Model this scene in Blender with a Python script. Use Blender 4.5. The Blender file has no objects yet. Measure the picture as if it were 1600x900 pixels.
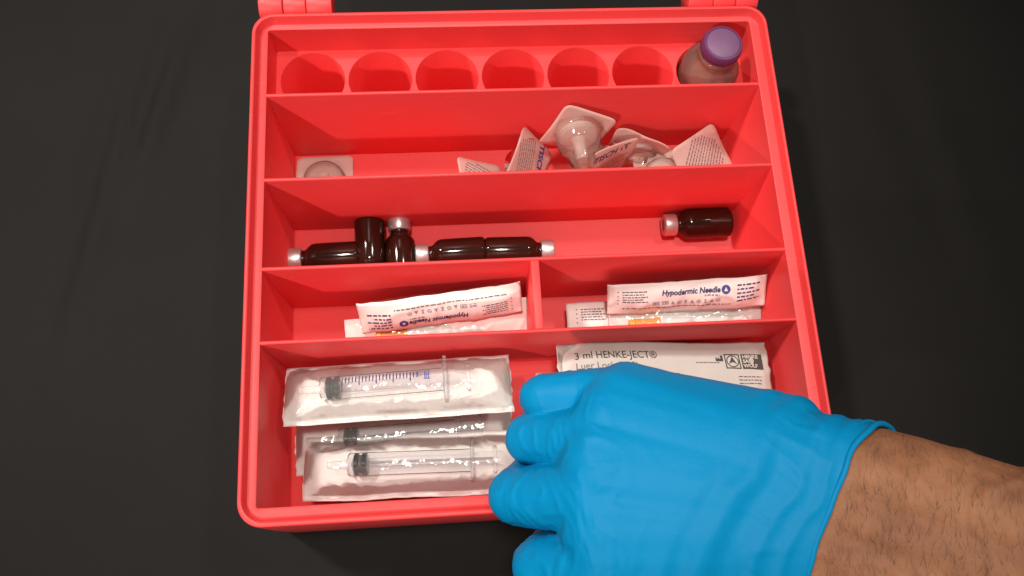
import bpy, bmesh, math, random
import numpy as np
from mathutils import Vector, Matrix, noise
random.seed(7)
scene = bpy.context.scene
col = scene.collection

# ------------------------------------------------------------------ camera
cam_d = bpy.data.cameras.new('camera')
cam_d.sensor_width = 36.0
cam_d.lens = 36.0 * 1280.63 / 1600.0
cam_d.clip_start = 0.005
cam_d.clip_end = 50.0
cam = bpy.data.objects.new('camera', cam_d)
cam.location = (-0.03624, -0.01161, 0.36978)
cam.rotation_euler = (0.28028, -0.0563, -0.05886)
col.objects.link(cam)
scene.camera = cam

# ------------------------------------------------------------------ world, lamps, exposure
world = bpy.data.worlds.new('World')
scene.world = world
world.use_nodes = True
bg = world.node_tree.nodes['Background']
bg.inputs['Color'].default_value = (1.0, 0.93, 0.86, 1)
bg.inputs['Strength'].default_value = 0.10


def lamp(name, kind, loc, target, power, size, colour, **kw):
    ld = bpy.data.lights.new(name, kind)
    ld.energy = power
    ld.color = colour
    if kind == 'AREA':
        ld.shape = 'DISK'
        ld.size = size
    else:
        ld.shadow_soft_size = size / 2
    for k, v in kw.items():
        setattr(ld, k, v)
    o = bpy.data.objects.new(name, ld)
    o.location = loc
    dvec = Vector(target) - Vector(loc)
    o.rotation_euler = dvec.to_track_quat('-Z', 'Y').to_euler()
    col.objects.link(o)
    return o


lamp('front_left_spot', 'SPOT', (-1.15, -1.45, 1.75), (-0.13, 0.22, -0.05), 92, 0.10,
     (1.0, 0.92, 0.82), spot_size=math.radians(21), spot_blend=1.0)
lamp('ceiling_lamp_right', 'AREA', (0.75, 0.55, 1.95), (0, 0.1, 0), 7, 0.16, (1.0, 0.93, 0.85))
lamp('ceiling_spot_left', 'SPOT', (-1.05, 0.75, 1.85), (-0.14, 0.17, 0), 118, 0.20,
     (1.0, 0.93, 0.85), spot_size=math.radians(25), spot_blend=1.0)
lamp('ceiling_spot_above', 'SPOT', (-0.10, 0.10, 1.95), (-0.06, 0.17, 0), 70, 0.22,
     (1.0, 0.93, 0.85), spot_size=math.radians(25), spot_blend=1.0)

vs = scene.view_settings
vs.view_transform = 'Standard'
vs.look = 'None'
vs.exposure = 0.4
vs.gamma = 1.0
vs.use_curve_mapping = False

# ------------------------------------------------------------------ materials
MATS = {}


def mat(name, colour, rough=0.5, metal=0.0, var=0.0, var_scale=60.0, bump=0.0, bump_scale=400.0,
        coat=0.0, trans=0.0, spec=0.5, sss=0.0, ior=1.45, rough_var=0.0, detail=4.0):
    m = bpy.data.materials.new(name)
    m.use_nodes = True
    nt = m.node_tree
    b = nt.nodes['Principled BSDF']
    b.inputs['Base Color'].default_value = (*colour, 1)
    b.inputs['Roughness'].default_value = rough
    b.inputs['Metallic'].default_value = metal
    b.inputs['Coat Weight'].default_value = coat
    b.inputs['Transmission Weight'].default_value = trans
    b.inputs['Specular IOR Level'].default_value = spec
    b.inputs['IOR'].default_value = ior
    if sss:
        b.inputs['Subsurface Weight'].default_value = sss
        b.inputs['Subsurface Radius'].default_value = (0.006, 0.002, 0.001)
        b.inputs['Subsurface Scale'].default_value = 0.5
    tc = nt.nodes.new('ShaderNodeTexCoord')
    if var or rough_var:
        n = nt.nodes.new('ShaderNodeTexNoise')
        n.inputs['Scale'].default_value = var_scale
        n.inputs['Detail'].default_value = detail
        nt.links.new(tc.outputs['Object'], n.inputs['Vector'])
        if var:
            mx = nt.nodes.new('ShaderNodeMix')
            mx.data_type = 'RGBA'
            mx.inputs[6].default_value = (*[c * (1 - var) for c in colour], 1)
            mx.inputs[7].default_value = (*[min(1, c * (1 + var)) for c in colour], 1)
            nt.links.new(n.outputs['Fac'], mx.inputs[0])
            nt.links.new(mx.outputs[2], b.inputs['Base Color'])
        if rough_var:
            mr = nt.nodes.new('ShaderNodeMapRange')
            mr.inputs[3].default_value = max(0.02, rough - rough_var)
            mr.inputs[4].default_value = min(1, rough + rough_var)
            nt.links.new(n.outputs['Fac'], mr.inputs[0])
            nt.links.new(mr.outputs[0], b.inputs['Roughness'])
    if bump:
        n2 = nt.nodes.new('ShaderNodeTexNoise')
        n2.inputs['Scale'].default_value = bump_scale
        n2.inputs['Detail'].default_value = 3
        nt.links.new(tc.outputs['Object'], n2.inputs['Vector'])
        bp = nt.nodes.new('ShaderNodeBump')
        bp.inputs['Strength'].default_value = 1.0
        bp.inputs['Distance'].default_value = bump
        nt.links.new(n2.outputs['Fac'], bp.inputs['Height'])
        nt.links.new(bp.outputs['Normal'], b.inputs['Normal'])
    MATS[name] = m
    return m


def film_mat(name, tint, gloss_rough, base_fac, bump=0.0, bump_scale=250.0, haze=0.0, haze_col=(0.8, 0.78, 0.75), ior=1.4):
    """thin clear plastic: transparent sheet with a Fresnel gloss and a little milky haze"""
    m = bpy.data.materials.new(name)
    m.use_nodes = True
    nt = m.node_tree
    for n in list(nt.nodes):
        if n.type == 'BSDF_PRINCIPLED':
            nt.nodes.remove(n)
    out = [n for n in nt.nodes if n.type == 'OUTPUT_MATERIAL'][0]
    tr = nt.nodes.new('ShaderNodeBsdfTransparent')
    tr.inputs['Color'].default_value = (*tint, 1)
    gl = nt.nodes.new('ShaderNodeBsdfGlossy')
    gl.inputs['Roughness'].default_value = gloss_rough
    df = nt.nodes.new('ShaderNodeBsdfDiffuse')
    df.inputs['Color'].default_value = (*haze_col, 1)
    mh = nt.nodes.new('ShaderNodeMixShader')
    mh.inputs[0].default_value = haze
    nt.links.new(tr.outputs[0], mh.inputs[1])
    tl = nt.nodes.new('ShaderNodeBsdfTranslucent')
    tl.inputs['Color'].default_value = (*haze_col, 1)
    md = nt.nodes.new('ShaderNodeMixShader')
    md.inputs[0].default_value = 0.4
    nt.links.new(df.outputs[0], md.inputs[1])
    nt.links.new(tl.outputs[0], md.inputs[2])
    nt.links.new(md.outputs[0], mh.inputs[2])
    fr = nt.nodes.new('ShaderNodeFresnel')
    fr.inputs['IOR'].default_value = ior
    ad = nt.nodes.new('ShaderNodeMath')
    ad.operation = 'ADD'
    ad.use_clamp = True
    ad.inputs[1].default_value = base_fac
    nt.links.new(fr.outputs[0], ad.inputs[0])
    ms = nt.nodes.new('ShaderNodeMixShader')
    nt.links.new(ad.outputs[0], ms.inputs[0])
    nt.links.new(mh.outputs[0], ms.inputs[1])
    nt.links.new(gl.outputs[0], ms.inputs[2])
    nt.links.new(ms.outputs[0], out.inputs['Surface'])
    if bump:
        tc = nt.nodes.new('ShaderNodeTexCoord')
        n2 = nt.nodes.new('ShaderNodeTexNoise')
        n2.inputs['Scale'].default_value = bump_scale
        n2.inputs['Detail'].default_value = 2
        nt.links.new(tc.outputs['Object'], n2.inputs['Vector'])
        bp = nt.nodes.new('ShaderNodeBump')
        bp.inputs['Distance'].default_value = bump
        # crinkles gather in patches, the rest of the film lies smooth
        n3 = nt.nodes.new('ShaderNodeTexNoise')
        n3.inputs['Scale'].default_value = bump_scale * 0.28
        n3.inputs['Detail'].default_value = 1
        mr = nt.nodes.new('ShaderNodeMapRange')
        mr.inputs[1].default_value = 0.47
        mr.inputs[2].default_value = 0.66
        ml = nt.nodes.new('ShaderNodeMath')
        ml.operation = 'MULTIPLY'
        nt.links.new(tc.outputs['Object'], n3.inputs['Vector'])
        nt.links.new(n3.outputs['Fac'], mr.inputs[0])
        nt.links.new(mr.outputs[0], ml.inputs[0])
        nt.links.new(n2.outputs['Fac'], ml.inputs[1])
        nt.links.new(ml.outputs[0], bp.inputs['Height'])
        nt.links.new(bp.outputs['Normal'], gl.inputs['Normal'])
    MATS[name] = m
    return m


mat('red_plastic', (0.78, 0.053, 0.055), 0.45, spec=0.38, var=0.05, var_scale=18, bump=0.00006, bump_scale=900, rough_var=0.08)
mat('black_cloth', (0.0080, 0.0070, 0.0062), 0.75, var=0.35, var_scale=9, bump=0.00014, bump_scale=1300, spec=0.22)
mat('paper', (0.82, 0.795, 0.755), 0.75, var=0.05, var_scale=120, bump=0.00005, bump_scale=900, spec=0.25)
mat('hand_shaded_paper', (0.56, 0.52, 0.475), 0.7, var=0.06, var_scale=90, bump=0.00006, bump_scale=700, spec=0.25)  # pack paper with the hand's shadow put into its darker base colour
film_mat('film', (0.985, 0.98, 0.98), 0.10, 0.035, bump=0.0011, bump_scale=170, haze=0.09, haze_col=(0.92, 0.88, 0.84), ior=1.42)
film_mat('blister_film', (0.98, 0.97, 0.96), 0.06, 0.015, bump=0.0002, bump_scale=260, haze=0.07, haze_col=(0.97, 0.90, 0.85), ior=1.25)
film_mat('barrel_plastic', (0.985, 0.985, 0.99), 0.12, 0.0, haze=0.06, haze_col=(0.92, 0.9, 0.92), ior=1.07)
film_mat('filter_plastic', (0.9, 0.86, 0.82), 0.25, 0.0, haze=0.30, haze_col=(0.97, 0.88, 0.82), ior=1.12)
film_mat('bottle_plastic', (0.90, 0.80, 0.76), 0.2, 0.0, haze=0.30, haze_col=(0.66, 0.42, 0.36))
mat('milky_plastic', (0.80, 0.79, 0.76), 0.35, sss=0.0)
mat('rod_plastic', (0.72, 0.70, 0.69), 0.3)
mat('bottle_liquid', (0.40, 0.17, 0.12), 0.15)
mat('amber_glass', (0.024, 0.0065, 0.0035), 0.10, coat=0.15, spec=0.42)
mat('aluminium', (0.60, 0.58, 0.57), 0.38, metal=0.75, var=0.12, var_scale=500)
mat('black_rubber', (0.012, 0.014, 0.015), 0.22)
mat('grey_rubber', (0.22, 0.18, 0.18), 0.6)
mat('ink_blue', (0.06, 0.075, 0.30), 0.7)
mat('ink_navy', (0.045, 0.05, 0.16), 0.7)
mat('ink_grey', (0.13, 0.12, 0.14), 0.7)
mat('ink_soft', (0.30, 0.27, 0.31), 0.7)
mat('ink_black', (0.06, 0.058, 0.055), 0.7)
mat('orange_plastic', (0.85, 0.30, 0.03), 0.4)
mat('purple_cap', (0.13, 0.032, 0.105), 0.42, var=0.06, var_scale=200)
mat('purple_disc', (0.175, 0.078, 0.165), 0.5, var=0.08, var_scale=200)
mat('glove_nitrile', (0.0, 0.205, 0.44), 0.5, var=0.07, var_scale=30, bump=0.00010, bump_scale=700, spec=0.14)
mat('arm_hair', (0.035, 0.02, 0.012), 0.6)


def card_mat():
    m = mat('card', (0.90, 0.78, 0.72), 0.75, var=0.04, var_scale=150, bump=0.00004, bump_scale=900, spec=0.2)
    nt = m.node_tree
    b = nt.nodes['Principled BSDF']
    out = [n for n in nt.nodes if n.type == 'OUTPUT_MATERIAL'][0]
    tl = nt.nodes.new('ShaderNodeBsdfTranslucent')
    tl.inputs['Color'].default_value = (0.8, 0.68, 0.6, 1)
    mx = nt.nodes.new('ShaderNodeMixShader')
    mx.inputs[0].default_value = 0.5
    nt.links.new(b.outputs[0], mx.inputs[1])
    nt.links.new(tl.outputs[0], mx.inputs[2])
    tp = nt.nodes.new('ShaderNodeBsdfTransparent')
    m2 = nt.nodes.new('ShaderNodeMixShader')
    m2.inputs[0].default_value = 0.2
    nt.links.new(mx.outputs[0], m2.inputs[1])
    nt.links.new(tp.outputs[0], m2.inputs[2])
    nt.links.new(m2.outputs[0], out.inputs['Surface'])


card_mat()


def skin_mat():
    m = mat('skin', (0.40, 0.185, 0.095), 0.6, var=0.0, bump=0.0, sss=0.25, spec=0.35)
    nt = m.node_tree
    b = nt.nodes['Principled BSDF']
    tc = nt.nodes.new('ShaderNodeTexCoord')
    n1 = nt.nodes.new('ShaderNodeTexNoise')
    n1.inputs['Scale'].default_value = 45
    n1.inputs['Detail'].default_value = 6
    n1.inputs['Roughness'].default_value = 0.65
    nt.links.new(tc.outputs['Object'], n1.inputs['Vector'])
    r = nt.nodes.new('ShaderNodeValToRGB')
    r.color_ramp.elements[0].position = 0.32
    r.color_ramp.elements[0].color = (0.225, 0.088, 0.042, 1)
    r.color_ramp.elements[1].position = 0.68
    r.color_ramp.elements[1].color = (0.37, 0.163, 0.080, 1)
    nt.links.new(n1.outputs['Fac'], r.inputs[0])
    nt.links.new(r.outputs[0], b.inputs['Base Color'])
    v = nt.nodes.new('ShaderNodeTexVoronoi')
    v.inputs['Scale'].default_value = 900
    n3 = nt.nodes.new('ShaderNodeTexNoise')
    n3.inputs['Scale'].default_value = 160
    n3.inputs['Detail'].default_value = 5
    nt.links.new(tc.outputs['Object'], v.inputs['Vector'])
    nt.links.new(tc.outputs['Object'], n3.inputs['Vector'])
    ad = nt.nodes.new('ShaderNodeMath')
    ad.operation = 'MULTIPLY_ADD'
    ad.inputs[1].default_value = 0.25
    nt.links.new(v.outputs['Distance'], ad.inputs[0])
    nt.links.new(n3.outputs['Fac'], ad.inputs[2])
    bp = nt.nodes.new('ShaderNodeBump')
    bp.inputs['Distance'].default_value = 0.00035
    nt.links.new(ad.outputs[0], bp.inputs['Height'])
    nt.links.new(bp.outputs['Normal'], b.inputs['Normal'])


skin_mat()


def scuff_plastic():
    m = MATS['red_plastic']
    nt = m.node_tree
    b = nt.nodes['Principled BSDF']
    tc = nt.nodes.new('ShaderNodeTexCoord')
    mp = nt.nodes.new('ShaderNodeMapping')
    mp.inputs['Scale'].default_value = (60, 900, 300)
    mp.inputs['Rotation'].default_value = (0, 0, 0.35)
    n = nt.nodes.new('ShaderNodeTexNoise')
    n.inputs['Scale'].default_value = 1.0
    n.inputs['Detail'].default_value = 3
    rp = nt.nodes.new('ShaderNodeMapRange')
    rp.inputs[1].default_value = 0.62
    rp.inputs[2].default_value = 0.72
    rp.inputs[3].default_value = 0.0
    rp.inputs[4].default_value = 1.0
    nt.links.new(tc.outputs['Object'], mp.inputs['Vector'])
    nt.links.new(mp.outputs[0], n.inputs['Vector'])
    nt.links.new(n.outputs['Fac'], rp.inputs[0])
    old = b.inputs['Base Color'].links[0].from_socket
    mx = nt.nodes.new('ShaderNodeMix')
    mx.data_type = 'RGBA'
    mx.inputs[7].default_value = (0.80, 0.10, 0.092, 1)
    ml = nt.nodes.new('ShaderNodeMath')
    ml.operation = 'MULTIPLY'
    ml.inputs[1].default_value = 0.35
    nt.links.new(rp.outputs[0], ml.inputs[0])
    nt.links.new(ml.outputs[0], mx.inputs[0])
    nt.links.new(old, mx.inputs[6])
    nt.links.new(mx.outputs[2], b.inputs['Base Color'])


scuff_plastic()


# ------------------------------------------------------------------ helpers
def mesh_obj(name, verts, faces, material, parent=None, smooth=False, angle=None):
    me = bpy.data.meshes.new(name)
    me.from_pydata([tuple(v) for v in verts], [], faces)
    me.validate()
    o = bpy.data.objects.new(name, me)
    col.objects.link(o)
    if material:
        me.materials.append(MATS[material])
    if smooth:
        me.shade_smooth() if hasattr(me, 'shade_smooth') else None
        if angle:
            bm = bmesh.new()
            bm.from_mesh(me)
            for e in bm.edges:
                if len(e.link_faces) == 2 and e.calc_face_angle(0) > math.radians(angle):
                    e.smooth = False
            bm.to_mesh(me)
            bm.free()
    if parent:
        o.parent = parent
    return o


def empty(name, loc=(0, 0, 0), label=None, cat=None, group=None, basis=None):
    o = bpy.data.objects.new(name, None)
    o.empty_display_size = 0.01
    col.objects.link(o)
    if basis:
        u, v, n = basis
        m = Matrix((u, v, n)).transposed().to_4x4()
        m.translation = Vector(loc)
        o.matrix_world = m
    else:
        o.location = loc
    if label:
        o['label'] = label
    if cat:
        o['category'] = cat
    if group:
        o['group'] = group
    return o


def frame(u, v):
    u = Vector(u).normalized()
    v = Vector(v)
    v = (v - u * u.dot(v)).normalized()
    return u, v, u.cross(v)


def box_data(x0, x1, y0, y1, z0, z1, bev=0.0):
    bm = bmesh.new()
    bmesh.ops.create_cube(bm, size=1)
    for v in bm.verts:
        v.co = Vector((x0 + (v.co.x + .5) * (x1 - x0), y0 + (v.co.y + .5) * (y1 - y0), z0 + (v.co.z + .5) * (z1 - z0)))
    if bev:
        bmesh.ops.bevel(bm, geom=list(bm.edges), offset=bev, segments=2, profile=0.5, affect='EDGES')
    bm.verts.index_update()
    vs_ = [v.co.copy() for v in bm.verts]
    fs = [[v.index for v in f.verts] for f in bm.faces]
    bm.free()
    return vs_, fs


def join(parts):
    V, F = [], []
    for v, f in parts:
        o = len(V)
        V += list(v)
        F += [[i + o for i in q] for q in f]
    return V, F


def lathe(profile, seg=32, axis='z', cap0=True, cap1=True):
    """profile: list of (r, h). axis z or x."""
    V, F = [], []
    for r, h in profile:
        for k in range(seg):
            a = 2 * math.pi * k / seg
            c, s = r * math.cos(a), r * math.sin(a)
            V.append((c, s, h) if axis == 'z' else (h, c, s))
    n = len(profile)
    for i in range(n - 1):
        for k in range(seg):
            k2 = (k + 1) % seg
            F.append([i * seg + k, i * seg + k2, (i + 1) * seg + k2, (i + 1) * seg + k])
    if cap0:
        F.append([k for k in range(seg)][::-1])
    if cap1:
        F.append([(n - 1) * seg + k for k in range(seg)])
    return V, F


def grid(L, W, nu, nv, zf, x0=None):
    """sheet in local coords; zf(x, y) -> (dx, dy, z)"""
    V, F = [], []
    for i in range(nu + 1):
        for j in range(nv + 1):
            x = -L / 2 + L * i / nu
            y = -W / 2 + W * j / nv
            dx, dy, z = zf(x, y)
            V.append((x + dx, y + dy, z))
    for i in range(nu):
        for j in range(nv):
            a = i * (nv + 1) + j
            F.append([a, a + nv + 1, a + nv + 2, a + 1])
    return V, F


def solid(o, t, offset=-1):
    md = o.modifiers.new('thick', 'SOLIDIFY')
    md.thickness = t
    md.offset = offset
    return o


def nz(x, y, s, seed=0.0):
    return noise.noise(Vector((x * s + seed * 3.1, y * s - seed * 1.7, seed * 5.3)))


def text_data(body, size, bold=0.0, align='LEFT', shear=0.0):
    cu = bpy.data.curves.new('txt', 'FONT')
    cu.body = body
    cu.size = size
    cu.align_x = align
    cu.align_y = 'CENTER'
    cu.offset = bold
    cu.shear = shear
    cu.resolution_u = 3
    o = bpy.data.objects.new('txt', cu)
    col.objects.link(o)
    dg = bpy.context.evaluated_depsgraph_get()
    me = bpy.data.meshes.new_from_object(o.evaluated_get(dg))
    V = [v.co.copy() for v in me.vertices]
    F = [list(p.vertices) for p in me.polygons]
    bpy.data.objects.remove(o)
    bpy.data.curves.remove(cu)
    bpy.data.meshes.remove(me)
    return V, F


def placed(data, x, y, rot=0.0, sx=1.0):
    c, s = math.cos(rot), math.sin(rot)
    return [Vector((x + (v.x * sx) * c - v.y * s, y + (v.x * sx) * s + v.y * c, 0)) for v in map(Vector, data[0])], data[1]


def rect(x0, x1, y0, y1, n=1):
    V, F = [], []
    for i in range(n + 1):
        x = x0 + (x1 - x0) * i / n
        V += [Vector((x, y0, 0)), Vector((x, y1, 0))]
    for i in range(n):
        F.append([2 * i, 2 * i + 2, 2 * i + 3, 2 * i + 1])
    return V, F


def ring(x, y, r0, r1, seg=20):
    V, F = [], []
    for k in range(seg):
        a = 2 * math.pi * k / seg
        V += [Vector((x + r0 * math.cos(a), y + r0 * math.sin(a), 0)), Vector((x + r1 * math.cos(a), y + r1 * math.sin(a), 0))]
    for k in range(seg):
        k2 = (k + 1) % seg
        F.append([2 * k, 2 * k + 1, 2 * k2 + 1, 2 * k2])
    return V, F


def disc(x, y, r, seg=20):
    return [Vector((x + r * math.cos(2 * math.pi * k / seg), y + r * math.sin(2 * math.pi * k / seg), 0)) for k in range(seg)], [list(range(seg))]


def fine_print(x0, x1, y, h, seed, word=0.0022):
    """unreadable small print: a broken row of tiny ink dashes"""
    rnd = random.Random(seed)
    parts = []
    x = x0
    while x < x1:
        w = min(rnd.uniform(0.4, 1.5) * word, x1 - x)
        if w > 0.0002:
            parts.append(rect(x, x + w, y - h / 2, y + h / 2))
        x += w + word * 0.28
    return join(parts)


def on_sheet(name, data, zf, material, parent, lift=0.00012, clip=None):
    if clip:
        data = (data[0], [f for f in data[1] if all(abs(data[0][i][0]) < clip and abs(data[0][i][1]) < clip for i in f)])
    V = []
    for v in data[0]:
        dx, dy, z = zf(v.x, v.y)
        V.append((v.x + dx, v.y + dy, z + lift))
    return mesh_obj(name, V, data[1], material, parent)


# ------------------------------------------------------------------ table
def build_table():
    n = 220
    x0, x1, y0, y1 = -0.62, 0.62, -0.42, 0.62
    V, F = [], []
    for i in range(n + 1):
        for j in range(n + 1):
            x = x0 + (x1 - x0) * i / n
            y = y0 + (y1 - y0) * j / n
            z = -0.0765
            # shallow wrinkles of the cloth, flat under the box
            w = max(0.0, max(abs(x) - 0.145, abs(y - 0.117) - 0.14) / 0.05)
            w = min(1.0, w)
            z += w * (0.0030 * nz(x, y, 6, 1.0) + 0.0012 * nz(x * 2.2 + y * .4, y * .5, 12, 3.0))
            for (cx, cy, ang, ln, amp, wd) in ((-0.232, 0.185, 1.40, 0.075, 0.0024, 0.006), (-0.205, 0.235, 1.32, 0.05, 0.0028, 0.006),
                                               (-0.30, 0.07, 1.9, 0.09, 0.0014, 0.012), (0.27, 0.2, 1.7, 0.09, 0.0014, 0.014)):
                ca, sa = math.cos(ang), math.sin(ang)
                s = (x - cx) * ca + (y - cy) * sa
                t = -(x - cx) * sa + (y - cy) * ca
                z += w * 1.5 * amp * math.exp(-(s / ln) ** 2) * (math.exp(-(t / wd) ** 2) - 0.7 * math.exp(-((t - 1.5 * wd) / wd) ** 2))
            V.append((x, y, z))
    for i in range(n):
        for j in range(n):
            a = i * (n + 1) + j
            F.append([a, a + n + 1, a + n + 2, a + 1])
    o = mesh_obj('table', V, F, 'black_cloth', smooth=True)
    o['kind'] = 'structure'
    o['label'] = 'black cloth covered table top under the red box'


build_table()

# ------------------------------------------------------------------ red box
Y0, Y1, Y2, Y3, Y4 = 0.2348, 0.1981, 0.1527, 0.1078, 0.0726   # inner back, dividers
FLOOR = -0.0678
XI = 0.125
box = empty('storage_box', (0, 0.117, -0.0755), 'open red plastic compartment box standing on the black cloth', 'box')


def rr(x0, x1, y0, y1, r, z, seg=8):
    pts = []
    for cx, cy, a0 in ((x1 - r, y1 - r, 0), (x0 + r, y1 - r, 90), (x0 + r, y0 + r, 180), (x1 - r, y0 + r, 270)):
        for k in range(seg + 1):
            a = math.radians(a0 + 90 * k / seg)
            pts.append(Vector((cx + r * math.cos(a), cy + r * math.sin(a), z)))
    return pts


def under(o, parent):
    o.parent = parent
    o.matrix_parent_inverse = parent.matrix_basis.inverted()
    return o


def loft(loops, cap_first=False, cap_last=False):
    V, F = [], []
    n = len(loops[0])
    for lp in loops:
        V += lp
    for i in range(len(loops) - 1):
        for k in range(n):
            k2 = (k + 1) % n
            F.append([i * n + k, i * n + k2, (i + 1) * n + k2, (i + 1) * n + k])
    if cap_first:
        F.append(list(range(n))[::-1])
    if cap_last:
        F.append([(len(loops) - 1) * n + k for k in range(n)])
    return V, F


def build_box():
    LZ = 0.0048
    loops = [
        rr(-.1310, .1318, -.0088, .2420, .010, -.0755),
        rr(-.1330, .1338, -.0108, .2440, .011, -.0735),
        rr(-.1326, .1334, -.0096, .2430, .011, -.030),
        rr(-.1320, .1326, -.0082, .2414, .011, LZ - .0010),
        rr(-.1317, .1323, -.0079, .2411, .0105, LZ - .0003),
        rr(-.1311, .1317, -.0073, .2405, .0102, LZ),
        rr(-.1303, .1311, -.0061, .2396, .0098, LZ - .0002),
        rr(-.1299, .1307, -.0056, .2392, .0092, LZ - .0010),
        rr(-.1292, .1300, -.0049, .2380, .0080, .0008),
        rr(-.1288, .1296, -.0044, .2376, .0076, .0001),
        rr(-.1280, .1289, -.0036, .2370, .0066, 0),
        rr(-.1256, .1256, -.0006, .2354, .0018, 0),
        rr(-.1251, .1251, -.0001, .2349, .0013, -.0003),
        rr(-.1250, .1250, .0, Y0, .0012, -.0010),
        rr(-.1244, .1244, .0, Y0 - .0004, .0012, FLOOR + .0010),
        rr(-.1234, .1234, .0010, Y0 - .0014, .0012, FLOOR),
    ]
    V, F = loft(loops, True, True)
    o = mesh_obj('tray', V, F, 'red_plastic', smooth=True, angle=50)
    under(o, box)
    # dividers: thin, slightly drafted walls with rounded tops
    for yc in (Y1, Y2, Y3, Y4):
        t0, t1 = 0.0009, 0.0013
        prof = [(-t1, FLOOR - .001), (-t0, -.0006), (-t0 * .6, -.0001), (0, 0.00005), (t0 * .6, -.0001), (t0, -.0006), (t1, FLOOR - .001)]
        V, F = [], []
        for x in (-XI - .0006, XI + .0006):
            V += [(x, yc + a, z - 0.0002) for a, z in prof]
        k = len(prof)
        for i in range(k - 1):
            F.append([i, i + 1, k + i + 1, k + i])
        F += [list(range(k))[::-1], [k + i for i in range(k)], [0, k, 2 * k - 1, k - 1]]
        under(mesh_obj('divider', V, F, 'red_plastic', smooth=True, angle=60), box)
    # short divider between the two needle compartments
    V, F = box_data(0.0005, 0.0045, Y4 + .0008, Y3 - .0008, FLOOR - .001, -0.0004, 0.0004)
    under(mesh_obj('short_divider', V, F, 'red_plastic', smooth=True, angle=60), box)
    # bottle shelf with seven round wells
    zs = -.0196
    R = 0.0165
    pitch = 0.0352
    xs = [-0.1058 + pitch * i for i in range(7)]
    yc = 0.2168
    ya, yb = Y1 + .0004, Y0 + .0002
    seg = 64
    parts = []
    edges = [-XI] + [(xs[i] + xs[i + 1]) / 2 for i in range(6)] + [XI]
    for i, xc in enumerate(xs):
        xl, xr = edges[i], edges[i + 1]
        ins, b1, b2, out_ = [], [], [], []
        V, F = [], []
        for k in range(seg):
            a = 2 * math.pi * k / seg
            c, s = math.cos(a), math.sin(a)
            # ray to the cell rectangle
            tx = ((xr - xc) / c) if c > 1e-9 else (((xl - xc) / c) if c < -1e-9 else 1e9)
            ty = ((yb - yc) / s) if s > 1e-9 else (((ya - yc) / s) if s < -1e-9 else 1e9)
            t = min(tx, ty)
            out_.append((xc + c * t, yc + s * t, zs))
            b1.append((xc + c * (R + .0003), yc + s * (R + .0003), zs))
            b2.append((xc + c * R, yc + s * R, zs - .0004))
            ins.append((xc + c * (R - .0006), yc + s * (R - .0006), FLOOR + .0006))
        # snap nearest outer samples to the cell corners
        for cx in (xl, xr):
            for cy in (ya, yb):
                kk = min(range(seg), key=lambda q: (out_[q][0] - cx) ** 2 + (out_[q][1] - cy) ** 2)
                out_[kk] = (cx, cy, zs)
        V = out_ + b1 + b2 + ins
        for lv in range(3):
            for k in range(seg):
                k2 = (k + 1) % seg
                F.append([lv * seg + k, lv * seg + k2, (lv + 1) * seg + k2, (lv + 1) * seg + k])
        F.append([3 * seg + k for k in range(seg)])
        parts.append((V, F))
    V, F = join(parts)
    under(mesh_obj('bottle_shelf', V, F, 'red_plastic', smooth=True, angle=40), box)
    # hinges
    for spans in (((-.1292, -.1173), (-.1169, -.1057), (-.1053, -.0925)), ((.0925, .1056), (.1060, .1177), (.1181, .1300))):
        for k, (a, b) in enumerate(spans):
            r = .0078 if k != 1 else .0074
            V, F = lathe([(r - .0006, a), (r - .0002, a + .0002), (r, a + .0007), (r, b - .0007), (r - .0002, b - .0002), (r - .0006, b)], 40, 'x')
            V = [(x, y + .2492, z - .0018) for x, y, z in V]
            kn = mesh_obj('hinge_knuckle', V, F, 'red_plastic', smooth=True, angle=40)
            under(kn, box)
            if k != 1:
                V, F = box_data(a + .0004, b - .0004, .2415, .2500, -.016, -.004, .001)
                under(mesh_obj('hinge_bracket', V, F, 'red_plastic', smooth=True, angle=40), kn)


build_box()


# ------------------------------------------------------------------ sample bottle
def build_bottle():
    t = empty('sample_bottle', (0.1062, 0.2168, FLOOR + .0012), 'clear bottle with flat purple cap in the rightmost well', 'bottle')
    t.rotation_euler = (math.radians(-.6), math.radians(.3), 0)
    prof = [(.0135, 0), (.0150, .0008), (.0156, .0025), (.0156, .0490), (.0153, .0520), (.0141, .0550), (.0120, .0575), (.0104, .0592), (.0097, .0610), (.0095, .070)]
    o = mesh_obj('bottle_wall', *lathe(prof, 48, 'z', True, False), 'bottle_plastic', t, True, 60)
    mesh_obj('contents', *lathe([(.0130, .0012), (.0147, .0025), (.0148, .042), (.0135, .0422)], 40), 'bottle_liquid', t, True, 50)
    nk = mesh_obj('neck_band', *lathe([(.0097, .0630), (.0104, .0635), (.0104, .0650), (.0097, .0656)], 40, 'z', False, False), 'bottle_plastic', t, True, 60)
    cp = [(.0094, .0673), (.0103, .0675), (.0106, .0681), (.0106, .0715), (.0103, .0731), (.0097, .0739), (.0089, .0740), (.0087, .0735)]
    c = mesh_obj('cap', *lathe(cp, 64, 'z', True, True), 'purple_cap', t, True, 40)
    mesh_obj('cap_disc', *lathe([(.0086, .0734), (.0086, .0738), (.0082, .0741), (.0001, .0742)], 64, 'z', False, True), 'purple_disc', c, True, 40)
    parts = []
    for k in range(44):
        a = 2 * math.pi * k / 44
        v, f = box_data(.01045, .01080, -.0003, .0003, .0684, .0712, .0001)
        parts.append(([Vector((p.x * math.cos(a) - p.y * math.sin(a), p.x * math.sin(a) + p.y * math.cos(a), p.z)) for p in v], f))
    V, F = join(parts)
    g = mesh_obj('grip_ribs', V, F, 'purple_cap', c)
    g['kind'] = 'stuff'


build_bottle()

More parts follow.
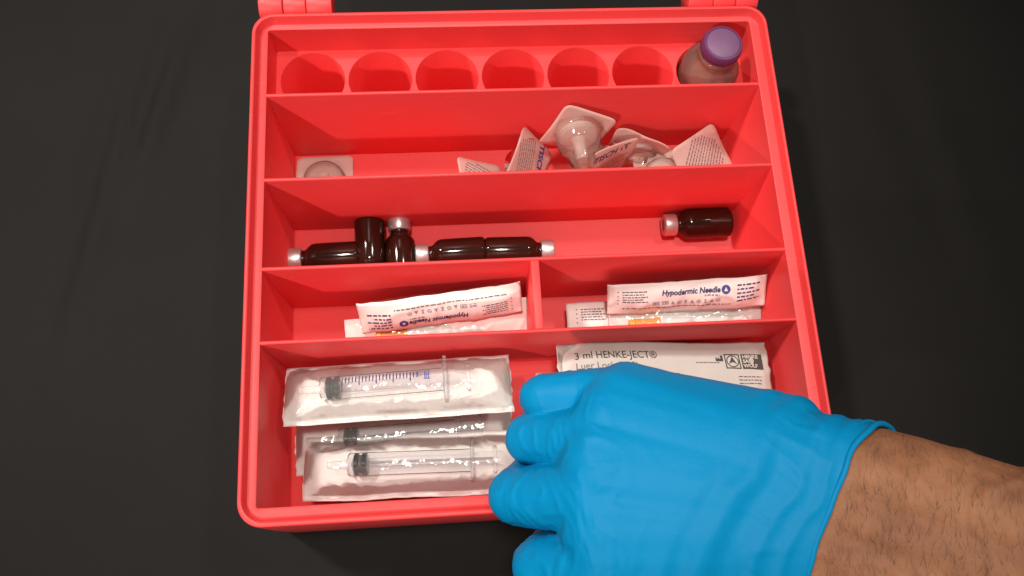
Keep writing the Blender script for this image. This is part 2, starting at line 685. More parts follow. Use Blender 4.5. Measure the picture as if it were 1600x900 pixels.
# ------------------------------------------------------------------ amber vials
VR = 0.0083
VL = 0.0385


def vial_parts(t):
    body = [(.0052, 0), (.0070, .0002), (.0080, .0010), (VR, .0024), (VR, .0235), (.0080, .0256), (.0070, .0272), (.0056, .0285), (.0049, .0295), (.0047, .0312), (.0054, .0320)]
    mesh_obj('glass_body', *lathe(body, 40), 'amber_glass', t, True, 50)
    cr = [(.0050, .0312), (.0058, .0314), (.0062, .0320), (.0062, .0376), (.0059, .0383), (.0054, .0386), (.0036, .0386), (.0034, .0382)]
    c = mesh_obj('crimp_cap', *lathe(cr, 40, 'z', True, True), 'aluminium', t, True, 40)
    mesh_obj('stopper', *lathe([(.0033, .0381), (.0032, .03845), (.0004, .0385)], 24, 'z', False, True), 'grey_rubber', c, True, 40)


def vial(mid, direction, label, tilt=0.0):
    """mid: centre of the vial; direction: towards the cap"""
    d = Vector(direction).normalized()
    up = Vector((0, 0, 1)) if abs(d.z) < .9 else Vector((0, 1, 0))
    u = up.cross(d).normalized()
    v = d.cross(u)
    p = Vector(mid) - d * VL / 2
    t = empty('amber_vial', p, label, 'vial', 'amber vials in the third compartment', (u, v, d))
    vial_parts(t)


ZV = FLOOR + VR + .0002
vial((-.1057, .1318, ZV), (-1, -.02, -.0), 'dark vial lying nearest the left wall, silver cap pointing left')
vial((-.0812, .1334, ZV + .0006), (.01, -1, -.03), 'dark vial lying lengthwise with its plain glass end towards the back')
vial((-.0648, .1334, ZV), (-.02, 1, .03), 'dark vial lying lengthwise with its silver cap towards the back')
vial((-.0373, .1316, ZV), (-1, -.03, 0), 'dark vial in the middle of the row, silver cap pointing left')
vial((.0004, .1313, ZV), (1, -.015, 0), 'dark vial whose silver cap points right')
vial((.1019, .1437, ZV), (-1, -.01, 0), 'lone dark vial lying near the right wall, silver cap pointing left')


# ------------------------------------------------------------------ filter blister packs
def blister(c, u, v, label, dome=1, seed=0, text='', curl=0.0012, size=.032, dome_h=.020, flip_text=0.0, round_dome=False):
    """square paper card with rounded corners; dome +1 on the +n side, -1 behind, 0 none. Print on the side facing +n when dome is behind."""
    b = frame(u, v)
    t = empty('filter_pack', c, label, 'filter pack', 'filter packs in the second compartment', b)
    n = 16
    h = size / 2

    def zf(x, y):
        return (0, 0, curl * ((x / h) ** 2 * .6 - (y / h) ** 2 * .5 + .6 * nz(x, y, 60, seed) + 0.7 * (x / h) * (y / h)))
    V, F = [], []
    rc = .0035
    for i in range(n + 1):
        for j in range(n + 1):
            x = -h + size * i / n
            y = -h + size * j / n
            ax, ay = abs(x) - (h - rc), abs(y) - (h - rc)
            if ax > 0 and ay > 0:
                q = max(ax, ay) / max(1e-9, math.hypot(ax, ay))
                x = math.copysign(h - rc + ax * q, x)
                y = math.copysign(h - rc + ay * q, y)
            V.append((x, y, zf(x, y)[2]))
    for i in range(n):
        for j in range(n):
            a = i * (n + 1) + j
            F.append([a, a + n + 1, a + n + 2, a + 1])
    card = mesh_obj('paper_card', V, F, 'card', t, True)
    solid(card, .00018, 0)
    if dome:
        s = dome
        r0 = .0128
        prof = [(.0150, .0004), (.0136, .0006), (r0, .0010), (r0 - .0004, .0030), (r0 - .0012, dome_h * .45), (r0 - .0020, dome_h * .52), (.0080, dome_h * .58),
                (.0074, dome_h * .64), (.0068, dome_h * .95), (.0060, dome_h), (.0004, dome_h + .0003)]
        if round_dome:
            prof = [(.0150, .0004), (.0132, .0006)] + [(.0122 * math.cos(q * math.pi / 18) + .0001, .0008 + dome_h * math.sin(q * math.pi / 18)) for q in range(10)]
        Vd, Fd = lathe(prof, 40, 'z', False, True)
        Vd = [(x * (1 + .03 * nz(x, y, 200, seed)), y, z * s + .0003 * s * nz(x, z, 300, seed)) for x, y, z in Vd]
        mesh_obj('blister', Vd, Fd, 'blister_film', t, True, 50)
        fl = [(.0102, .0012), (.0108, .0018), (.0108, .0048), (.0100, .0056), (.0042, .0062), (.0038, .0068), (.0034, dome_h * .85), (.0030, dome_h * .9)]
        Vf, Ff = lathe(fl, 32, 'z', True, True)
        fo = mesh_obj('filter', [(x, y, z * s) for x, y, z in Vf], Ff, 'filter_plastic', t, True, 45)
        Vr, Fr = lathe([(.0109, .0026), (.0113, .0028), (.0113, .0038), (.0109, .0040)], 32, 'z', False, False)
        mesh_obj('filter_rim', [(x, y, z * s) for x, y, z in Vr], Fr, 'filter_plastic', fo, True, 45)
    if text is not None and dome <= 0:
        ang = flip_text
        ca, sa = math.cos(ang), math.sin(ang)

        def rot(d):
            return [Vector((p.x * ca - p.y * sa, p.x * sa + p.y * ca, 0)) for p in d[0]], d[1]
        if text:
            on_sheet('printed_name', rot(placed(text_data(text, .0060, .00020, 'LEFT', .2), -.0130, .0098)), zf, 'ink_blue', t, .00022)
            mk = join([rect(.0062, .0071, .0080, .0110), rect(.0078, .0122, .0114, .0122), rect(.0092, .0103, .0080, .0110)])
            on_sheet('printed_mark', rot(mk), zf, 'ink_navy', t, .00022)
        lines = [fine_print(-.0135, .0135 - .003 * (k % 3), (.003 if text else .0125) - .0019 * k, .0006, seed * 10 + k, .0016) for k in range(8 if text else 13)]
        on_sheet('fine_print', rot(join(lines)), zf, 'ink_grey', t, .00022, clip=.0143)
    return t


# packs lying on and against each other
blister((-.1070, .1795, FLOOR + .0012), (1, -.012, 0), (0, 1, 0), 'clear filter pack lying flat alone in the left corner', 1, 1, text=None, dome_h=.0095, round_dome=True)
blister((-.0186, .1690, -.0566), (.718, .05, -.60), (-.044, .999, .026), 'low filter pack tipped with printed corner poking up at left of pile', -1, 2, text='', flip_text=-.3, dome_h=.008)
blister((.0075, .1775, -.0475), (.503, -.153, -.80), (.433, .897, .095), 'tilted filter pack with pointed top corner left of the upright one', -1, 3, text='TISCH', flip_text=-1.2, dome_h=.012)
blister((.0332, .1885, -.0290), (.907, -.043, -.419), (.419, .197, .886), 'upright filter pack with its clear dome facing forward, highest of the pile', 1, 4, text=None, dome_h=.022)
blister((.0508, .1741, -.0413), (.841, .454, -.295), (.188, .266, .945), 'filter pack showing large blue name print in the middle of the pile', -1, 5, text='TISCH', flip_text=0.12, dome_h=.010)
blister((.0700, .1885, -.0505), (.96, -.16, -.10), (.05, -.15, .98), 'thin see-through pack seen edge-on behind the pile', 1, 6, text=None, dome_h=.010, curl=.004)
blister((.0834, .1690, -.0530), (.955, .10, -.12), (-.07, .96, .22), 'filter pack with round dome facing up between two printed cards', 1, 7, text=None, dome_h=.0110, round_dome=True)
blister((.1062, .1765, -.0470), (.424, -.681, -.45), (.721, .653, .08), 'rightmost filter pack standing tilted with dense fine print', -1, 8, text='', flip_text=-.75, dome_h=.012)


# ------------------------------------------------------------------ hypodermic needle packs
def needle_pack(c, u, v, label, side, seed, L=.082, W=.0185, text=True, upside=False, sag=.0036, hub_x=-.026):
    """side 'paper': printed paper up, film below; side 'film': clear film up showing the needle"""
    b = frame(u, v)
    t = empty('needle_pack', c, label, 'needle pack', 'needle packs in the paired compartments', b)

    def zf(x, y):
        e = 1 - (2 * x / L) ** 6
        return (0, .0004 * nz(x, 0, 70, seed), sag * math.cos(math.pi * y / W * .85) * e + .0013 * nz(x, y, 40, seed) + .0006 * max(0, 1 - abs(nz(x, y, 55, seed + 8)) * 6) + .0003 * nz(x, y, 160, seed) + .0012 * max(0, abs(2 * x / L) - .75) * nz(x, y, 90, seed + 4) * 4)

    def zpaper_low(x, y):
        return (0, 0, .0006 * nz(x, y, 45, seed) - .001 * (2 * y / W) ** 2)

    def zfilm(x, y):
        k = math.cos(math.pi * y / W * .95)
        e = 1 - (2 * x / L) ** 4
        return (0, .0005 * nz(x, 0, 80, seed), .0008 + .0062 * max(0, k) ** .8 * e + .0007 * nz(x, y, 140, seed) * (0.4 + e) + .0004 * nz(x, y, 330, seed))
    if side == 'paper':
        p = mesh_obj('paper_side', *grid(L, W, 60, 16, zf), 'paper', t, True)
        solid(p, .00015)
        fl = mesh_obj('clear_film', *grid(L, W, 50, 14, lambda x, y: (0, 0, -.0004 - .0055 * max(0, math.cos(math.pi * y / W * .95)) * (1 - (2 * x / L) ** 4) + .0005 * nz(x, y, 160, seed))), 'film', t, True)
        zc = -.0015
    else:
        p = mesh_obj('paper_side', *grid(L, W, 50, 14, zpaper_low), 'paper', t, True)
        solid(p, .00015)
        fl = mesh_obj('clear_film', *grid(L, W, 70, 22, zfilm), 'film', t, True)
        zc = .0034
    # sheathed needle inside
    sh = mesh_obj('needle_sheath', *lathe([(.0030, hub_x + .011), (.0027, hub_x + .013), (.0023, .030), (.0012, .0315)], 20, 'x'), 'milky_plastic', t, True, 50)
    sh.location.z = zc
    hb = mesh_obj('needle_hub', *lathe([(.0030, hub_x - .005), (.0034, hub_x - .004), (.0034, hub_x - .0025), (.0028, hub_x - .002), (.0026, hub_x + .008), (.0032, hub_x + .009), (.0032, hub_x + .011)], 20, 'x'), 'orange_plastic', t, True, 40)
    hb.location.z = zc
    if side == 'paper' and text:
        r = math.pi if upside else 0.0
        s = -1 if upside else 1

        def R(dat):
            return [Vector((p.x * s, p.y * s, 0)) for p in dat[0]], dat[1]
        on_sheet('printed_name', R(placed(text_data('Hypodermic Needle', .0041, .00013, 'LEFT', .15), -.0135, .0040, 0, .88)), zf, 'ink_navy', t, .0002)
        on_sheet('round_emblem', R(disc(.0192, .0040, .0023, 24)), zf, 'ink_blue', t, .0002)
        on_sheet('emblem_mark', R(join([([Vector((.0182, .0032, 0)), Vector((.0202, .0032, 0)), Vector((.0192, .0053, 0))], [[0, 1, 2]])])), zf, 'paper', t, .0003)
        on_sheet('small_print', R(fine_print(.0085, .0160, .0014, .0008, seed + 50, .0018)), zf, 'ink_soft', t, .0002)
        blk = [fine_print(-.0335, -.0205 - .002 * (k % 2), .0052 - .0014 * k, .00055, seed * 7 + k, .0015) for k in range(5)]
        blk += [rect(-.0360, -.0354, .0052 - .0024 * k, .0058 - .0024 * k) for k in range(4)]
        blk += [fine_print(-.0335, .0230, -.0048, .00055, seed + 91, .0020)]
        on_sheet('fine_print', R(join(blk)), zf, 'ink_grey', t, .0002)
        rt = [fine_print(.0250, .0370 - .003 * (k % 2), .0058 - .0021 * k, .0008, seed * 3 + k, .0022) for k in range(5)]
        on_sheet('date_print', R(join(rt)), zf, 'ink_navy', t, .0002)
        sy = []
        x = -.018
        rnd = random.Random(seed)
        for k in range(10):
            w = .0034 if k < 2 else .0020
            if k < 2:
                sy += [rect(x, x + w, -.0010, -.0007), rect(x, x + w, -.0028, -.0025), rect(x, x + .0003, -.0028, -.0007), rect(x + w - .0003, x + w, -.0028, -.0007), fine_print(x + .0006, x + w - .0006, -.0017, .0008, k, .001)]
            elif k % 3 == 0:
                sy += [ring(x + .001, -.0018, .0008, .0011, 12), rect(x + .0005, x + .0015, -.0020, -.0016)]
            elif k % 3 == 1:
                sy += [rect(x + .0002, x + .0018, -.0028, -.0024), rect(x + .0007, x + .0013, -.0024, -.0008), rect(x + .0003, x + .0017, -.0012, -.0008)]
            else:
                sy += [([Vector((x, -.0028, 0)), Vector((x + .002, -.0028, 0)), Vector((x + .001, -.0008, 0))], [[0, 1, 2]])]
            x += w + .0013
        on_sheet('symbol_row', R(join(sy)), zf, 'ink_soft', t, .0002)
    return t


needle_pack((-.0450, .0880, -.0560), (1, -.03, -.01), (.03, 1, .1), 'needle pack at the bottom of the left needle compartment', 'paper', 31, text=False)
needle_pack((-.0520, .0850, -.0470), (.99, .045, .0), (-.05, .95, .3), 'film-side-up needle pack with orange hub under the upside-down printed one', 'film', 11, W=.020, hub_x=-.020)
needle_pack((-.0360, .0905, -.0420), (.995, .01, .01), (-.01, .85, .5), 'blank paper needle pack peeping out behind the upside-down one', 'paper', 12, text=False, L=.078)
needle_pack((-.0434, .0935, -.0305), (.995, .083, .048), (-.089, .601, .795), 'white paper needle pack with its print upside down in left needle compartment', 'paper', 13, upside=True)
needle_pack((.0640, .0895, -.0530), (1, .0, .01), (0, .98, .15), 'needle pack lying low in right needle compartment, its printed end sticking out left', 'paper', 14, text=True)
needle_pack((.0850, .0840, -.0440), (1, -.01, .03), (-.02, .93, .35), 'film-side-up needle pack with orange hub in front in the right needle compartment', 'film', 15, W=.021)
needle_pack((.0830, .0950, -.0315), (.995, .0, .075), (-.05, .66, .74), 'printed paper needle pack reading upright in right needle compartment', 'paper', 16)


# ------------------------------------------------------------------ syringe packs
def syringe(t, x_seal, sc=1.0, z=.0062, scale=True, y=0.0, flip=1):
    def X(prof):
        return [(r, x) for r, x in prof]

    def put(o):
        o.location = (0, y, z)
        return o
    r = .0055
    x0 = x_seal - .005
    bar = put(mesh_obj('barrel', *lathe(X([(.0016, x0 - .010), (.0019, x0 - .001), (.0030, x0 - .0005), (r - .0005, x0), (r, x0 + .0008), (r, x0 + .058), (r + .0004, x0 + .0585)]), 32, 'x', True, False), 'barrel_plastic', t, True, 50))
    # finger flange
    V, F = box_data(x0 + .0582, x0 + .0600, -.0098, .0098, -.0058, .0058, .0005)
    mesh_obj('finger_flange', V, F, 'barrel_plastic', bar, True, 40)
    put(mesh_obj('rubber_seal', *lathe(X([(.0006, x_seal - .0038), (.0044, x_seal - .0024), (.0053, x_seal - .0020), (.0053, x_seal - .0004), (.0044, x_seal + .0002), (.0044, x_seal + .0012), (.0053, x_seal + .0018), (.0053, x_seal + .0036), (.0046, x_seal + .0040)]), 28, 'x'), 'black_rubber', t, True, 40))
    a = box_data(x_seal + .0030, x0 + .069, -.0038, .0038, -.0006, .0006, .0002)
    b2 = box_data(x_seal + .0030, x0 + .0688, -.0006, .0006, -.0038, .0038, .0002)
    rod = put(mesh_obj('plunger_rod', *join([a, b2]), 'barrel_plastic', t))
    put_disc = mesh_obj('thumb_rest', *lathe(X([(.0062, x0 + .0690), (.0066, x0 + .0694), (.0066, x0 + .0704), (.0062, x0 + .0708)]), 28, 'x'), 'barrel_plastic', rod, True, 40)
    if scale:
        V, F = [], []
        n = 23
        for k in range(n):
            xx = x_seal + .0056 + .0016 * k
            big = k % 5 == 0
            a0, a1 = math.radians(62), math.radians(62 + (50 if big else 34))
            st = 5
            for q in range(st + 1):
                an = a0 + (a1 - a0) * q / st
                rr_ = r + .0001
                V += [(xx, -rr_ * math.cos(an) * -1, rr_ * math.sin(an)), (xx + .00055, -rr_ * math.cos(an) * -1, rr_ * math.sin(an))]
            o = len(V) - 2 * (st + 1)
            for q in range(st):
                F.append([o + 2 * q, o + 2 * q + 1, o + 2 * q + 3, o + 2 * q + 2])
        sm = mesh_obj('scale_marks', V, F, 'ink_navy', bar)
        # unit print block at the end of the scale
        V, F = [], []
        for (xa, xb, a0, a1) in ((.0412, .0436, 62, 66), (.0412, .0436, 84, 88), (.0412, .0416, 62, 88), (.0444, .0472, 60, 64), (.0444, .0448, 60, 108), (.0452, .0456, 70, 108), (.0462, .0466, 60, 108), (.0444, .0472, 84, 88), (.0444, .0472, 104, 108)):
            o = len(V)
            for q in range(5):
                an = math.radians(a0 + (a1 - a0) * q / 4)
                for xx in (xa, xb):
                    V.append((x_seal + xx, (r + .0001) * math.cos(an), (r + .0001) * math.sin(an)))
            for q in range(4):
                F.append([o + 2 * q, o + 2 * q + 1, o + 2 * q + 3, o + 2 * q + 2])
        mesh_obj('unit_print', V, F, 'ink_blue', bar)


def syringe_pack(c, u, v, label, seed, L=.109, W=.031, x_seal=-.031, side='film', paper='paper', scale=True, warp=.0010):
    b = frame(u, v)
    t = empty('syringe_pack', c, label, 'syringe pack', 'syringe packs in the front compartment', b)
    h = W / 2

    def jag(x, y):
        # torn, slightly toothed short ends
        return .0009 * nz(y * 3, seed, 110, seed) * (1 if abs(x) > L / 2 - 1e-5 else 0)

    def zp(x, y):
        e = max(0, (abs(2 * x / L) - .7) / .3)
        return (jag(x, y), .0009 * nz(x, 0, 28, seed) + .0003 * nz(x, 0, 150, seed),
                warp * 1.5 * nz(x, y, 16, seed) + warp * .5 * nz(x, y, 55, seed) - .0015 * (abs(y) / h) ** 3 + warp * e * 2.5 * nz(x, y, 30, seed + 2))

    def zfl(x, y):
        base = zp(x, y)
        ex = 1 - max(0, (abs(2 * x / L) - .72) / .28) ** 2
        yy = abs(y) / (h * .86)
        prof = max(0, 1 - yy ** 2.2)
        # crumple: ridged noise, stronger away from the barrel
        rg = 1 - abs(nz(x * 1.0, y * 1.6, 75, seed + 9)) * 2
        rg2 = 1 - abs(nz(x, y, 190, seed + 5)) * 2
        rg3 = 1 - abs(nz(x + .4 * y, y, 430, seed + 11)) * 2
        wr = .0007 * rg * (.2 + .8 * min(1, yy)) + .00022 * rg2 + .00006 * rg3
        return (base[0], base[1], base[2] + .0004 + .0104 * prof * ex + wr * ex * (1 if yy < 1.05 else .3))
    if side == 'film':
        p = mesh_obj('paper_backing', *grid(L, W, 60, 24, zp), paper, t, True)
        solid(p, .00016)
        mesh_obj('clear_film', *grid(L * .995, W * .99, 230, 66, zfl), 'film', t, True)
        syringe(t, x_seal, scale=scale)
    else:
        def zq(x, y):
            z0 = zp(x, y)
            return (z0[0], z0[1], z0[2] + .0030 * max(0, 1 - (y / h) ** 2) * (1 - (2 * x / L) ** 4) + .0008 * (1 - abs(nz(x, y, 60, seed + 1)) * 2) * (.3 + (2 * x / L) ** 4 * 2) + (.0022 * nz(x, y, 95, seed + 6) + .0012 * nz(x, y, 190, seed + 7) - .004) * max(0, min(1, (-x / L - .34) / .14)))
        p = mesh_obj('paper_backing', *grid(L, W, 90, 30, zq), paper, t, True)
        solid(p, .00016)
        mesh_obj('clear_film', *grid(L, W * .99, 70, 24, lambda x, y: (zfl(x, y)[0], zfl(x, y)[1], zp(x, y)[2] * 2 - zfl(x, y)[2] - .0004)), 'film', t, True)
        return t, zq
    return t, zp


syringe_pack((-.0640, .0330, -.0520), (1, .03, 0), (-.03, 1, 0), 'syringe pack lying second from the bottom, showing in the gap between two others', 21, x_seal=-.027, scale=False)
syringe_pack((-.0600, .0200, -.0610), (1, -.01, 0), (.01, 1, 0.02), 'lowest syringe pack, its film strip showing along the front wall', 24, x_seal=-.022, scale=False)
syringe_pack((-.0580, .0175, -.0390), (.998, -.02, .03), (.03, .96, -.10), 'crumpled syringe pack nearest the front wall with black seal', 23, x_seal=-.0268, scale=False)
syringe_pack((-.0649, .0530, -.0265), (.999, .025, .046), (-.007, .955, -.29), 'topmost syringe pack with blue scale marks and black seal at left', 22)

syringe_pack((.0640, .0330, -.0545), (1, .0, 0), (0, 1, 0), 'syringe pack at the bottom of the right stack under the hand', 26, side='paper')
syringe_pack((.0575, .0440, -.0390), (1, -.02, 0), (.02, 1, -.1), 'crumpled syringe pack under the printed one, its left end showing', 27, side='film', scale=False)
hp, hz = syringe_pack((.0665, .0545, -.0260), (.993, -.04, -.075), (.002, .975, -.22), 'paper syringe pack, its colour darkened for the hand shadow, printed with a maker logo, next to the glove', 25, side='paper', paper='hand_shaded_paper', L=.107, W=.034)
on_sheet('printed_name', placed(text_data('3 ml HENKE-JECT\u00ae', .0060, .00003), -.0455, .0080, 0, .82), hz, 'ink_black', hp, .00022)
on_sheet('printed_type', placed(text_data('Luer Lock (V20)', .0052, 0.0), -.0455, .0020, 0, .9), hz, 'ink_grey', hp, .00022)
on_sheet('fine_print', join([fine_print(-.040, .006, -.0022 - .0019 * k, .0007, 300 + k, .0022) for k in range(4)] + [fine_print(.0150, .0270, .0042, .0005, 340, .0012)]
                            + [fine_print(.036, .048, -.0030 - .0017 * k, .0005, 350 + k, .0016) for k in range(3)]), hz, 'ink_grey', hp, .00022)
on_sheet('factory_symbol', join([rect(.0255, .0293, .0050, .0064), rect(.0281, .0293, .0064, .0084), rect(.0255, .0261, .0064, .0072), rect(.0267, .0273, .0064, .0072)]), hz, 'ink_black', hp, .00022)
lg = []
lx0, lx1, ly0, ly1 = .0302, .0382, .0010, .0092
lw = .0006
lg += [rect(lx0, lx1, ly0, ly0 + lw, 3), rect(lx0, lx1, ly1 - lw, ly1, 3), rect(lx0, lx0 + lw, ly0 + lw, ly1 - lw), rect(lx1 - lw, lx1, ly0 + lw, ly1 - lw), ring((lx0 + lx1) / 2, (ly0 + ly1) / 2, .0028, .0033, 28)]
cx, cy = (lx0 + lx1) / 2, (ly0 + ly1) / 2
lg += [([Vector((cx - .0021, cy - .0015, 0)), Vector((cx, cy - .0004, 0)), Vector((cx, cy + .0027, 0))], [[0, 1, 2]]), ([Vector((cx + .0021, cy - .0015, 0)), Vector((cx, cy + .0027, 0)), Vector((cx, cy - .0004, 0))], [[0, 1, 2]])]
on_sheet('logo_emblem', join(lg), hz, 'ink_black', hp, .00022)
on_sheet('logo_panel', rect(.0390, .0500, .0010, .0092, 6), hz, 'ink_black', hp, .00020)
on_sheet('logo_lettering', join([placed(text_data(w_, .0026, .00010), .0396, .0076 - .0025 * k) for k, w_ in enumerate(('HENKE', 'SASS', 'WOLF'))]), hz, 'hand_shaded_paper', hp, .00036)


# ------------------------------------------------------------------ gloved hand and forearm
def build_person():
    def capsule(bm, a, b, ra, rb, seg=20):
        a, b = Vector(a), Vector(b)
        d = b - a
        L = d.length
        q = d.to_track_quat('Z', 'Y')
        prof = []
        for k in range(9):
            t = math.pi / 2 * (1 - k / 8)
            prof.append((max(1e-5, ra * math.cos(t)), -ra * math.sin(t)))
        for k in range(9):
            t = math.pi / 2 * k / 8
            prof.append((max(1e-5, rb * math.cos(t)), L + rb * math.sin(t)))
        V, F = lathe(prof, seg)
        vs_ = [bm.verts.new(q @ Vector(v) + a) for v in V]
        for f in F:
            try:
                bm.faces.new([vs_[i] for i in f])
            except ValueError:
                pass

    bm = bmesh.new()
    W = Vector((.1019, -.0190, .0800))
    dirA = Vector((.80, -.42, .37)).normalized()
    lat = Vector((.16, .97, .10))
    lat = (lat - dirA * lat.dot(dirA)).normalized()
    # fingers: (MCP, PIP, DIP, tip, radii)
    fingers = [
        ((.0245, .0325, .0610), (-.0037, .0340, .0530), (.0000, .0335, .0310), (.0110, .0310, .0130), (.0100, .0080, .0075, .0070), .0130),
        ((.0140, .0155, .0670), (-.0092, .0188, .0470), (-.0010, .0195, .0220), (.0120, .0190, .0020), (.0113, .0090, .0084, .0076), .0140),
        ((.0095, -.0050, .0690), (-.0161, -.0024, .0450), (-.0055, .0065, .0220), (.0080, .0150, .0060), (.0120, .0099, .0090, .0080), .0145),
        ((.0115, -.0280, .0670), (-.0088, -.0285, .0475), (.0015, -.0215, .0255), (.0160, -.0115, .0165), (.0115, .0096, .0088, .0080), .0143),
    ]
    bases = [W + lat * .015 - dirA * .004, W + lat * .006 - dirA * .004, W - lat * .004 - dirA * .004, W - lat * .013 - dirA * .004]
    for (m, p, d_, t, r, rm), bs in zip(fingers, bases):
        capsule(bm, m, p, r[0], r[1])
        capsule(bm, p, d_, r[1] * .98, r[2])
        capsule(bm, d_, t, r[2], r[3])
        capsule(bm, bs, Vector(m) + Vector((.003, 0, -.001)), .0175, rm - .0012)
    # webs and fill between neighbouring fingers and metacarpals
    for (fa, fb), (ba, bb) in zip(zip(fingers[:-1], fingers[1:]), zip(bases[:-1], bases[1:])):
        ma = (Vector(fa[0]) + Vector(fb[0])) / 2
        pm = (Vector(fa[0]) * .8 + Vector(fa[1]) * .2 + Vector(fb[0]) * .8 + Vector(fb[1]) * .2) / 2
        capsule(bm, (ba + bb) / 2, ma + Vector((.002, 0, .0002)), .0178, .0142)
        capsule(bm, ma, pm, .0115, .0078)
        for w_ in (.25, .75):
            capsule(bm, ba * w_ + bb * (1 - w_), Vector(fa[0]) * w_ + Vector(fb[0]) * (1 - w_) + Vector((.0025, 0, 0)), .0177, .0140)
    # fill of the palm
    capsule(bm, (.035, .012, .062), (.085, -.002, .072), .0165, .018)
    capsule(bm, (.030, -.012, .062), (.085, -.022, .072), .0165, .018)
    capsule(bm, (.036, .0275, .0620), (.082, .0105, .0700), .0130, .0170)     # outer edge of the palm
    # thumb
    capsule(bm, (.088, -.036, .068), (.056, -.054, .050), .0180, .0145)
    capsule(bm, (.056, -.054, .050), (.032, -.046, .034), .0120, .0105)
    capsule(bm, (.032, -.046, .034), (.019, -.030, .025), .0105, .0085)
    # forearm: two bones side by side
    for s, ra, rb in ((.0135, .0200, .0290), (-.0135, .0205, .0310), (0, .0205, .031)):
        k = 1.0 if s else 0
        capsule(bm, W + lat * s, W + dirA * .27 + lat * s * 1.35, ra, rb)
    bmesh.ops.recalc_face_normals(bm, faces=bm.faces)
    me = bpy.data.meshes.new('raw')
    bm.to_mesh(me)
    bm.free()
    o = bpy.data.objects.new('raw', me)
    col.objects.link(o)
    md = o.modifiers.new('r', 'REMESH')
    md.mode = 'VOXEL'
    md.voxel_size = .0011
    sm = o.modifiers.new('s', 'SMOOTH')
    sm.factor = .5
    sm.iterations = 15
    dg = bpy.context.evaluated_depsgraph_get()
    ev = o.evaluated_get(dg)
    m2 = bpy.data.meshes.new_from_object(ev)
    n = len(m2.vertices)
    co = np.empty(n * 3)
    m2.vertices.foreach_get('co', co)
    co = co.reshape(-1, 3)
    no = np.empty(n * 3)
    m2.vertices.foreach_get('normal', no)
    no = no.reshape(-1, 3)
    faces = [list(p.vertices) for p in m2.polygons]
    bpy.data.objects.remove(o)

    P0 = np.array((.0885, -.0105, .0935))
    cn = np.array(Vector((.60, -.42, .68)).normalized())
    sgn = (co - P0) @ cn                       # < 0: hand side of the cuff edge
    Wn, dn, ln = np.array(W), np.array(dirA), np.array(lat)
    ax = (co - Wn) @ dn
    up = np.cross(dn, ln)
    ang = np.arctan2((co - Wn) @ up, (co - Wn) @ ln)

    # skin: veins and soft unevenness on the forearm
    skin = co.copy()
    for i in range(n):
        if sgn[i] <= -.001:
            skin[i] -= no[i] * .0012
        elif sgn[i] > -.001:
            x, y, z = co[i]
            a = noise.noise(Vector((x * 70, y * 70, z * 70)))
            v = 1 - abs(noise.noise(Vector((x * 38 + 4, y * 55, z * 38)))) * 6
            skin[i] += no[i] * (.0004 * a + .0007 * max(0, v))
    person = mesh_obj('person', skin, faces, 'skin', None, True)
    person['label'] = 'person with bare forearm reaching a blue gloved hand over the red box'
    person['category'] = 'person'

    # glove: offset shell up to the cuff edge, with folds at the wrist
    keep = sgn < 0.0
    disp = np.full(n, .0009)
    for i in range(n):
        if not keep[i] and sgn[i] > .004:
            continue
        x, y, z = co[i]
        s = -sgn[i]
        th = ang[i]
        d_ = .0005 * noise.noise(Vector((x * 40, y * 40, z * 40)))
        # folds round the wrist
        wob = .005 * noise.noise(Vector((th * 1.1, 2.2, 0))) + .0008 * noise.noise(Vector((th * 3, 7.2, 0)))
        for s0, wd, am in ((.0255, .0036, .0015), (.0195, .0024, -.0004), (.0340, .0032, .0007), (.0125, .0018, .0008), (.0060, .0014, .0007)):
            m_ = .9 + .5 * noise.noise(Vector((th * 1.7 + s0 * 300, s0 * 90, 1.0)))
            d_ += am * m_ * math.exp(-((s + wob - s0) / wd) ** 2)
        # diagonal creases
        cr = noise.noise(Vector((x * 60 + y * 90, s * 40, 3.3)))
        d_ += .0005 * max(0, 1 - abs(cr) * 7) * math.exp(-((s - .014) / .010) ** 2)
        d_ += .0008 * max(0, 1 - s / .012)
        # faint creases over the back of the hand and fingers
        cr2 = noise.noise(Vector((x * 95, y * 40, z * 60)))
        d_ += .00012 * max(0, 1 - abs(cr2) * 4)
        # short tight wrinkles over the finger joints and webs
        if x < .024:
            q = noise.noise(Vector((x * 210 + 3 * noise.noise(Vector((x * 60, y * 60, z * 60))), y * 55, z * 120)))
            d_ += .00045 * max(0, 1 - abs(q) * 5) * min(1, (.024 - x) / .012)
        disp[i] += d_
    gco = co + no * disp[:, None]
    # pull the edge verts exactly onto the cuff plane so that the hem is clean
    gf = [f for f in faces if any(keep[i] for i in f)]
    used = sorted({i for f in gf for i in f})
    for i in used:
        if sgn[i] > 0:
            gco[i] -= cn * ((gco[i] - P0) @ cn)
    remap = {k: q for q, k in enumerate(used)}
    glove = mesh_obj('glove', [gco[i] for i in used], [[remap[i] for i in f] for f in gf], 'glove_nitrile', person, True)
    glove['label'] = 'bright blue nitrile glove'
    # rolled bead along the hem
    bmg = bmesh.new()
    bmg.from_mesh(glove.data)
    be = [e for e in bmg.edges if len(e.link_faces) == 1]
    pts = [v.co.copy() for v in {v for e in be for v in e.verts}]
    bmg.free()
    c0 = sum(pts, Vector()) / len(pts)
    e1 = Vector(ln) - Vector(cn) * Vector(ln).dot(Vector(cn))
    e1.normalize()
    e2 = Vector(cn).cross(e1)
    pol = sorted((math.atan2((p - c0).dot(e2), (p - c0).dot(e1)), (p - c0).length) for p in pts)
    K = 140
    rad = []
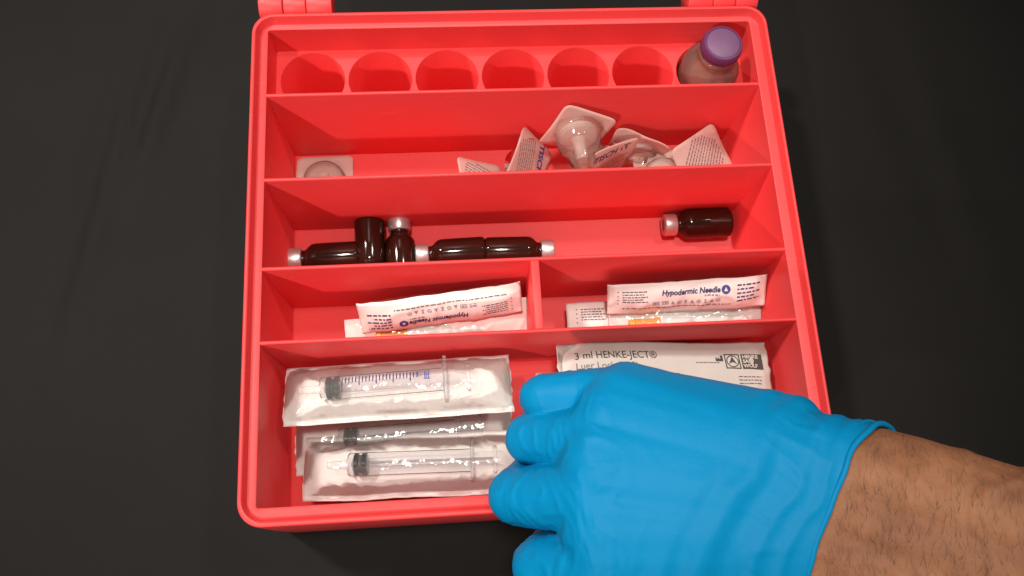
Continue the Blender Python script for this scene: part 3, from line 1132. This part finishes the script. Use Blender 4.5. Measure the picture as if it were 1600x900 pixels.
    for k in range(K):
        a = -math.pi + 2 * math.pi * k / K
        best = sorted(pol, key=lambda q: min(abs(q[0] - a), 2 * math.pi - abs(q[0] - a)))[:4]
        rad.append(sum(q[1] for q in best) / len(best))
    rad = [sum(rad[(k + j) % K] for j in (-3, -2, -1, 0, 1, 2, 3)) / 7 for k in range(K)]
    for (off, rb, nm) in ((0.0, .0011, 'cuff_bead'), (-.0042, .0007, 'cuff_fold')):
        V, F = [], []
        for k in range(K):
            a = -math.pi + 2 * math.pi * k / K
            rdir = e1 * math.cos(a) + e2 * math.sin(a)
            ctr = c0 + rdir * (rad[k] + (.0000 if off == 0 else -.0004)) + Vector(cn) * (off + .0012 * noise.noise(Vector((math.cos(a) * 3, math.sin(a) * 3, off * 100))))
            for q in range(8):
                b_ = 2 * math.pi * q / 8
                V.append(ctr + rdir * rb * math.cos(b_) + Vector(cn) * rb * math.sin(b_))
        for k in range(K):
            k2 = (k + 1) % K
            for q in range(8):
                q2 = (q + 1) % 8
                F.append([k * 8 + q, k * 8 + q2, k2 * 8 + q2, k2 * 8 + q])
        mesh_obj(nm, V, F, 'glove_nitrile', glove, True)

    # forearm hair
    rnd = random.Random(3)
    cand = [i for i in range(n) if .003 < sgn[i] < .16 and no[i][2] > -.35]
    V, F = [], []
    for _ in range(4200):
        i = rnd.choice(cand)
        p = Vector(skin[i])
        nn = Vector(no[i])
        tdir = (Vector(dn) * -.3 + Vector(ln) * .9 + Vector((rnd.uniform(-.5, .5), rnd.uniform(-.5, .5), rnd.uniform(-.5, .5)))).normalized()
        tdir = (tdir - nn * tdir.dot(nn)).normalized()
        ln_ = rnd.uniform(.003, .007)
        side = nn.cross(tdir).normalized() * .000032
        o0 = len(V)
        for q in range(4):
            f = q / 3
            ctr = p + tdir * ln_ * f + nn * (.0022 * math.sin(f * 2.2) * ln_ / .008)
            w_ = 1 - .8 * f
            V += [ctr - side * w_, ctr + side * w_]
        for q in range(3):
            F.append([o0 + 2 * q, o0 + 2 * q + 1, o0 + 2 * q + 3, o0 + 2 * q + 2])
    hr = mesh_obj('arm_hair', V, F, 'arm_hair', person)
    hr['kind'] = 'stuff'


build_person()

scene.cycles.max_bounces = 12
scene.cycles.transparent_max_bounces = 24
scene.cycles.diffuse_bounces = 5
